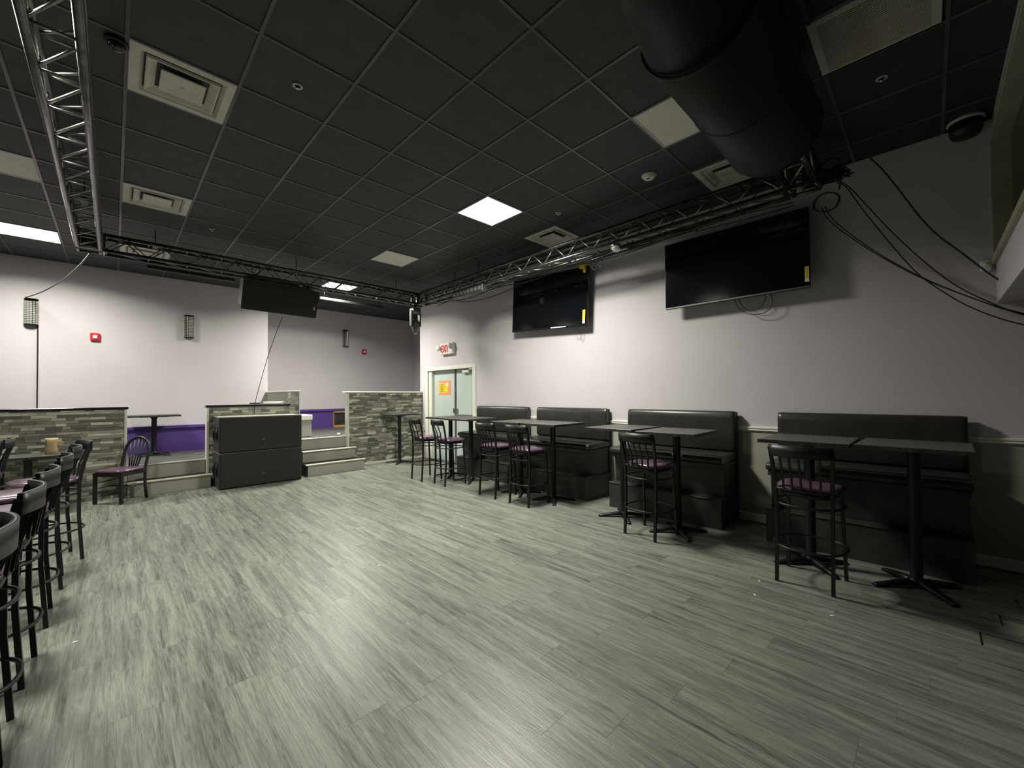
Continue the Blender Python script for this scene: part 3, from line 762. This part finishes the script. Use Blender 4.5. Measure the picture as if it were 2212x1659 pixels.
# ------------------------------------------------------------------ subwoofers, flown loudspeaker
def sub(z, h, rz, label):
    t = thing('subwoofer', label, 'loudspeaker', (1.83, 8.21, z), rz, 'stacked black subwoofers')
    MB().box(-.615, .615, -.265, .33, .006, h-.004, b=.008).build('cabinet', 'plywood_black', t)
    MB().box(-.61, .61, -.262, .325, h-.0038, h-.001).build('painted_top_gleam', 'riser', t)  # pale panel: the light gleaming on the black top is put into its colour
    MB().box(-.60, .60, -.287, -.266, .02, h-.010, b=.006).build('grille', 'speaker_grille', t)
    for yy in (-.13, .16):
        hp = MB().box(-.622, -.612, yy-.06, yy+.06, h*.30, h*.72, b=.004).build('handle_plate', 'black_metal', t)
        MB().tube([(-.625, yy, h*.36), (-.635, yy, h*.5), (-.625, yy, h*.66)], .012, 8).build('handle', 'black_metal', hp)
        for q in (.22, .50, .80):
            MB().box(-.620, -.612, yy+.075, yy+.095, h*q-.01, h*q+.01, b=.003).build('bolt', 'silver', t)
    MB().box(-.02, .02, -.292, -.288, h*.32, h*.32+.014, b=.001).build('badge', 'fixture_grey', t)
    for sx in (-.5, .5):
        MB().box(sx-.03, sx+.03, -.2, -.1, 0, .006).box(sx-.03, sx+.03, .2, .3, 0, .006).build('foot', 'black_metal', t)
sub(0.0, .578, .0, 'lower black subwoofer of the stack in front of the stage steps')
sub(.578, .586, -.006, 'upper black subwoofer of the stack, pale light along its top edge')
sp = thing('hanging_speaker', 'black loudspeaker hanging tilted from the far truss', 'loudspeaker', (1.945, 7.20, 3.245))
tilt = Matrix.Translation((0, 0, 0)) @ Matrix.Rotation(math.radians(22), 4, 'X') @ Matrix.Rotation(math.radians(.8), 4, 'Y')
MB().box(-.52, .53, .02, .40, -.42, 0, b=.006, mat=tilt).build('cabinet', 'speaker_side', sp)
MB().box(-.55, .55, -.012, .018, -.435, .01, b=.008, mat=tilt).build('grille', 'speaker_grille', sp)
MB().box(-.55, .55, -.016, -.012, -.05, -.035, mat=tilt).build('grille_trim', 'black_metal', sp)
MB().box(.49, .505, -.017, -.012, -.30, -.24, mat=tilt).build('badge', 'plastic_white', sp)
MB().tube([(-.4, .14, .03), (-.4, .2, .15)], .012).tube([(.42, .14, .03), (.42, .2, .15)], .012).box(-.46, .48, .18, .21, .14, .165).build('fly_bracket', 'black_metal', sp)

# ------------------------------------------------------------------ televisions
def tv(name_label, yc, zc, w_, h_, roll, x):
    t = thing('television', name_label, 'television', (x, yc, zc), 0, 'wall mounted televisions')
    rm = Matrix.Rotation(roll, 4, 'X')
    MB().box(0.0, .035, -w_/2, w_/2, -h_/2, h_/2, b=.006, mat=rm).build('body', 'tv_body', t)
    MB().box(-.003, 0.001, -w_/2+.014, w_/2-.014, -h_/2+.03, h_/2-.014, mat=rm).build('screen', 'screen', t)
    MB().box(-.006, .001, -w_/2+.004, w_/2-.004, -h_/2+.004, -h_/2+.022, b=.002, mat=rm).build('bottom_bezel', 'silver' if roll == 0 else 'tv_body', t)
    MB().box(.036, XW-x-.004, -.22, .22, -.15, .15, b=.004, mat=rm).build('wall_mount', 'black_metal', t)
    return t, rm
t, rm = tv('smaller television, hung slightly crooked nearer the exit sign', 4.445, 3.04, 1.64, .92, math.radians(3.0), 5.19)
MB().box(-.006, -.003, -.785, -.735, -.37, -.21, mat=rm).build('energy_label', 'yellow', t)
MB().box(-.006, -.003, -.785, -.735, -.42, -.372, mat=rm).build('label_footer', 'white_paper', t)
MB().box(-.010, -.006, -.42, -.10, -.452, -.436, mat=rm).build('brand_strip', 'white_paper', t)
t, rm = tv('larger television on the right wall beside the dangling cables', 1.617, 2.997, 1.545, .845, 0, 5.15)
el = MB().box(-.006, -.003, -.765, -.728, -.32, -.20, mat=rm).build('energy_label', 'yellow', t)
lt = MB()
for k in range(6): lt.box(-.0065, -.006, -.757, -.736+rnd.uniform(-.008, 0), -.215-k*.016-.004, -.215-k*.016)
lt.build('label_print', 'ink', el)
MB().box(-.006, -.003, -.765, -.728, -.36, -.322, mat=rm).build('label_footer', 'white_paper', t)
def cable(pts, label, r=.004, grp='loose black cables'):
    # smooth the polyline
    P = [Vector(p) for p in pts]
    for _ in range(3):
        Q = [P[0]]
        for a, b in zip(P, P[1:]): Q += [a*.75+b*.25, a*.25+b*.75]
        Q.append(P[-1]); P = Q
    o = MB().tube(P, r, 6).build('cable', 'cable')
    return tag(o, label, 'cable', grp)
t = thing('tape_roll', 'yellow strap and tag hanging at the top corner of the smaller television', 'tag', (5.152, 3.69, 3.44))
MB().box(-.03, .03, -.05, .05, -.02, .06, b=.008).build('tag_block', 'yellow', t)
MB().box(-.02, .02, -.055, -.02, -.09, -.021, b=.006).build('strap', 'yellow', t)
MB().tube([(0, .04, .06), (-.1, .04, .12)], .004).build('tie', 'white_paper', t)
cable([(5.27, 4.3, 2.90), (5.25, 3.97, 2.60), (5.2, 3.95, 2.50), (5.2, 3.90, 2.455), (5.2, 3.86, 2.52), (5.2, 3.85, 2.60)], 'short cable loop under the smaller television')
cable([(5.27, 4.28, 2.92), (5.25, 3.90, 2.60), (5.21, 3.86, 2.45), (5.21, 3.82, 2.42), (5.21, 3.80, 2.50), (5.2, 3.84, 2.6)], 'second short cable loop under the smaller television')
cable([(5.25, 1.62, 2.86), (5.25, 1.60, 2.60), (5.25, 1.55, 2.47), (5.25, 1.41, 2.37), (5.25, 1.22, 2.40), (5.25, 1.20, 2.6), (5.25, 1.43, 2.86)], 'wide cable loop under the larger television')
cable([(5.25, 1.58, 2.86), (5.25, 1.56, 2.60), (5.26, 1.48, 2.44), (5.26, 1.35, 2.43), (5.26, 1.28, 2.52), (5.25, 1.27, 2.6), (5.25, 1.45, 2.86)], 'inner cable loop under the larger television')
cable([(4.7, 3.226, 3.381), (4.7, 3.226, 3.228), (4.7, 3.158, 3.17), (4.7, 3.12, 3.266), (4.7, 3.158, 3.362)], 'cable loop hanging from the right truss left of the larger television')
cable([(4.7, 3.11, 3.372), (4.7, 3.101, 3.228), (4.7, 3.062, 3.189), (4.7, 3.034, 3.285), (4.7, 3.072, 3.362)], 'second cable loop hanging from the right truss by the larger television')
# litter on the floor
for x, y, wh in ((3.675, .973, 'left of the stool at the fourth booth'), (3.40, .93, 'on the open floor left of the fourth booth stool'), (3.444, .486, 'in front of the fourth booth stool'),
              (1.677, 3.404, 'in the middle of the open floor'), (2.843, 3.741, 'on the open floor facing the second booth'), (-.161, 3.677, 'beside the left row of stools')):
    o = MB().box(-.012, .012, -.005, .006, 0.0, .002, mat=Matrix.Rotation(rnd.uniform(0, 3), 4, 'Z')).build('paper_scrap', 'white_paper', None, (x, y, 0.0004))
    tag(o, 'tiny white paper scrap '+wh, 'litter', 'paper scraps on the floor')
# swags on the right wall
SW = [[(.75, 3.40), (.7, 3.24), (.38, 2.85), (.07, 2.54), (-.14, 2.37), (-.53, 2.09), (-1.0, 1.95)],
      [(.72, 3.40), (.67, 3.24), (.34, 2.82), (.03, 2.51), (-.18, 2.34), (-.55, 2.07), (-1.0, 1.93)],
      [(.62, 3.60), (.55, 3.55), (.46, 3.33), (.26, 2.92), (.07, 2.56), (-.06, 2.40), (-.24, 2.20), (-.53, 2.0), (-1.0, 1.85)],
      [(.60, 3.60), (.53, 3.54), (.29, 3.09), (.06, 2.71), (-.16, 2.40), (-.36, 2.22), (-.53, 2.08), (-1.0, 1.9)],
      [(.42, 3.80), (.38, 3.77), (.23, 3.5), (-.01, 2.94), (-.21, 2.67), (-.34, 2.48), (-.47, 2.32), (-.54, 2.23), (-1.0, 2.0)]]
nm = ['lowest of the cables swagged down the dark right wall, starting behind the larger television', 'cable running just under the lowest swag on the right wall', 'cable swag from the truss corner sagging furthest down the right wall',
      'middle cable swag from the truss corner on the right wall', 'topmost cable swag, thick, passing under the booth window']
for k, (L_, lb) in enumerate(zip(SW, nm)):
    cable([(5.24-.012*k, a, b) for a, b in L_], lb, .0065 if k == 4 else .005, 'cables swagged down the right wall')
cable([(-.228, 7.50, 3.36), (-.312, 7.9, 3.306), (-.518, 8.7, 3.215), (-.757, 9.5, 3.164), (-.948, 10.05, 3.150), (-1.03, 10.17, 3.128)], 'pale edged cable from the left truss corner to the leftmost wall sconce', .008)
cable([(-.905, YF-.008, 2.69), (-.903, YF-.008, 1.9), (-.903, YF-.008, .96)], 'straight cable down the wall under the leftmost sconce', .009)
cable([(2.02, 7.55, 2.83), (1.96, 8.1, 2.3), (1.90, 8.5, 1.7), (1.83, 8.53, 1.36), (1.82, 8.53, 1.17)], 'thin cable from the hanging loudspeaker down to the subwoofers', .005)
cable([(4.50, 6.55, 3.36), (4.7, 5.95, 3.20), (4.9, 5.4, 3.26), (5.0, 4.6, 3.42), (4.75, 4.0, 3.42)], 'cable drooping from the right truss across the smaller television corner', .006)
for k, (o1, lb) in enumerate(((0, 'upper power cable strung along the right truss'), (.05, 'middle power cable strung along the right truss'), (.1, 'lower power cable strung along the right truss'))):
    P = []
    for q in range(15):
        y = 6.9-q*.43; P.append((4.60+o1*.8+.02*math.sin(q*2.1+k), y, 3.352-.05*(0.5+.5*math.sin(q*1.7+k*2))-o1*.3))
    cable(P, lb, .007, 'power cables along the right truss')
t = thing('cable_coil', 'coil of black cable hanging from the dark truss corner at right', 'cable', (4.86, .66, 3.30))
MB().tube([(.01*math.sin(a*1.3), .10*math.cos(a*.42)*(1+.05*math.sin(a)), .09*math.sin(a*.42)) for a in range(60)], .006, 6).build('coil', 'cable', t)
t = thing('cable_coil', 'small ring of cable hooked on the far truss left of the lit panel', 'cable', (1.58, 7.31, 3.46))
MB().tube([(.055*math.cos(a*.3), 0.004*a/40, .055*math.sin(a*.3)) for a in range(44)], .006, 6).build('coil', 'cable', t)
t = thing('cable_bundle', 'dark tangled bundle of cables stuffed in the right truss corner', 'cable', (4.70, .62, 3.50))
mb = MB()
for k in range(14):
    mb.tube([(rnd.uniform(-.15, .2), rnd.uniform(-.16, .2), rnd.uniform(-.1, .1)) for _ in range(5)], .008, 6)
mb.build('tangle', 'cable', t)

# stage fixtures on the truss
t = thing('moving_head', 'dark moving head stage light hanging from the far truss corner', 'stage light', (4.45, 7.38, 3.35))
t.scale = (.78, .78, 1.0)
MB().box(-.11, .11, -.11, .11, -.16, -.06, b=.015).build('base', 'fixture_grey', t)
MB().tube([(0, 0, 0), (0, 0, -.06)], .02, 10).box(-.05, .05, -.012, .012, -.02, .03).build('clamp', 'black_metal', t)
for s in (-1, 1): MB().box(s*.125-.02, s*.125+.02, -.06, .06, -.44, -.12, b=.012).build('yoke', 'fixture_grey', t)
MB().lathe([(.05, -.28), (.085, -.32), (.10, -.40), (.095, -.48), (.07, -.52), (.055, -.58), (.05, -.58)], 24).build('head', 'fixture_grey', t)
MB().lathe([(.045, -.581), (.03, -.592), (.001, -.596)], 20).build('lens', 'clear', t)
t = thing('led_bar', 'grey bar shaped stage light under the right truss near the exit', 'stage light', (4.46, 5.62, 3.30))
MB().box(-.05, .05, -.42, .42, -.06, .06, b=.01).build('housing', 'fixture_grey', t)
for k in range(8): MB().box(-.056, -.05, -.38+k*.1, -.31+k*.1, -.03, .03, b=.004).build('lens', 'speaker_side', t)
MB().tube([(0, -.2, .05), (0.05, -.2, .09)], .01).tube([(0, .2, .05), (0.05, .2, .09)], .01).build('bracket', 'black_metal', t)
t = thing('par_light', 'small round chrome stage light clipped to the right truss', 'stage light', (4.52, 2.72, 3.36))
MB().lathe([(.03, .08), (.05, .06), (.06, -.02), (.062, -.06), (.05, -.062)], 20, Matrix.Rotation(.5, 4, 'Y')).build('can', 'chrome', t)
MB().tube([(.06, 0, 0), (.1, 0, .06), (.04, 0, .10)], .008).build('yoke', 'black_metal', t)
MB().lathe([(.048, -.06), (.03, -.068), (.001, -.07)], 20, Matrix.Rotation(.5, 4, 'Y')).build('lens', 'clear', t)
t = thing('batten', 'long pale batten bar hung under the right truss between the televisions', 'bar', (4.70, 2.50, 3.325))
MB().box(-.03, .03, -.70, .70, -.025, .025, b=.006).build('bar', 'fixture_grey', t)
MB().box(-.012, .012, -.45, -.42, .025, .07).box(-.012, .012, .45, .48, .025, .07).build('clamp', 'black_metal', t)

# ------------------------------------------------------------------ sconces, alarms, outlets
def sconce(x, yw, z0, z1, label):
    t = thing('wall_sconce', label, 'wall light', (x, yw, (z0+z1)/2), 0, 'crystal wall sconces')
    h = z1-z0
    MB().box(-.075, .075, -.02, 0, -h/2, h/2, b=.003).build('back_plate', 'fixture_grey', t)
    def arc(hy): return [(.08*math.cos(math.pi*k/10), -.02-.075*math.sin(math.pi*k/10)) for k in range(11)]
    for zz in (-h/2, h/2-.012):
        MB().prism(arc(0), 2, zz, zz+.012).build('rim', 'black_metal', t)
    cb = MB().box(-.0145, .0145, -.006, .006, -.0115, .0115, b=.004).bm
    cm = bpy.data.meshes.new('crystal'); cb.to_mesh(cm); cb.free(); cm.materials.append(M['crystal'])
    n = int((h-.03)/.029)
    for r in range(n):
        for k in range(7):
            a = math.pi*(k+.5)/7
            inst(cm, 'crystal', t, (.074*math.cos(a), -.022-.07*math.sin(a), -h/2+.028+r*.029), rot=(0, 0, a-math.pi/2))
    MB().box(-.05, .05, -.05, -.02, -h/2+.02, h/2-.02).build('inner_panel', 'vent_dark', t)
sconce(-.975, YF, 2.69, 3.125, 'leftmost crystal wall sconce with a cable hanging below it')
sconce(1.065, YF, 2.665, 3.115, 'middle crystal wall sconce left of the hanging loudspeaker')
sconce(4.60, YR, 2.855, 3.305, 'far crystal wall sconce on the stage wall right of the loudspeaker')
def strobe(x, yw, z, label):
    t = thing('fire_alarm', label, 'alarm', (x, yw, z), 0, 'red fire alarm strobes')
    MB().box(-.062, .062, -.045, 0, -.07, .07, b=.012).build('housing', 'red', t)
    MB().box(-.028, .028, -.062, -.046, -.03, .03, b=.012).build('strobe_lens', 'clear', t)
strobe(-.24, YF, 2.565, 'red fire alarm strobe on the left wall between two sconces')
strobe(5.13, YR, 2.75, 'red fire alarm strobe on the far stage wall')
t = thing('outlet_box', 'small white outlet box on the wall end beside the door frame', 'outlet', (XW, 8.475, .70))
MB().box(-.03, 0, -.03, .03, -.055, .055, b=.005).build('box', 'plastic_white', t)
MB().box(-.033, -.0305, -.012, .012, -.03, .03, b=.001).build('socket', 'fixture_grey', t)
t = thing('wall_camera', 'small white square device on the right wall below the booth window frame', 'sensor', (XW, -.345, 2.555))
MB().box(-.05, 0, -.035, .03, -.05, .05, b=.012).build('housing', 'plastic_white', t)
MB().lathe([(.018, 0), (.015, .012), (.001, .014)], 16, Matrix.Translation((-.05, 0, .01)) @ Matrix.Rotation(-math.pi/2, 4, 'Y')).build('lens', 'clear', t)
cable([(5.30, 8.49, .64), (5.20, 8.45, .35), (5.12, 8.44, .05), (5.0, 8.44, .012), (4.95, 8.42, .012)], 'thin cable trailing from the outlet box down the stone half wall', .004)
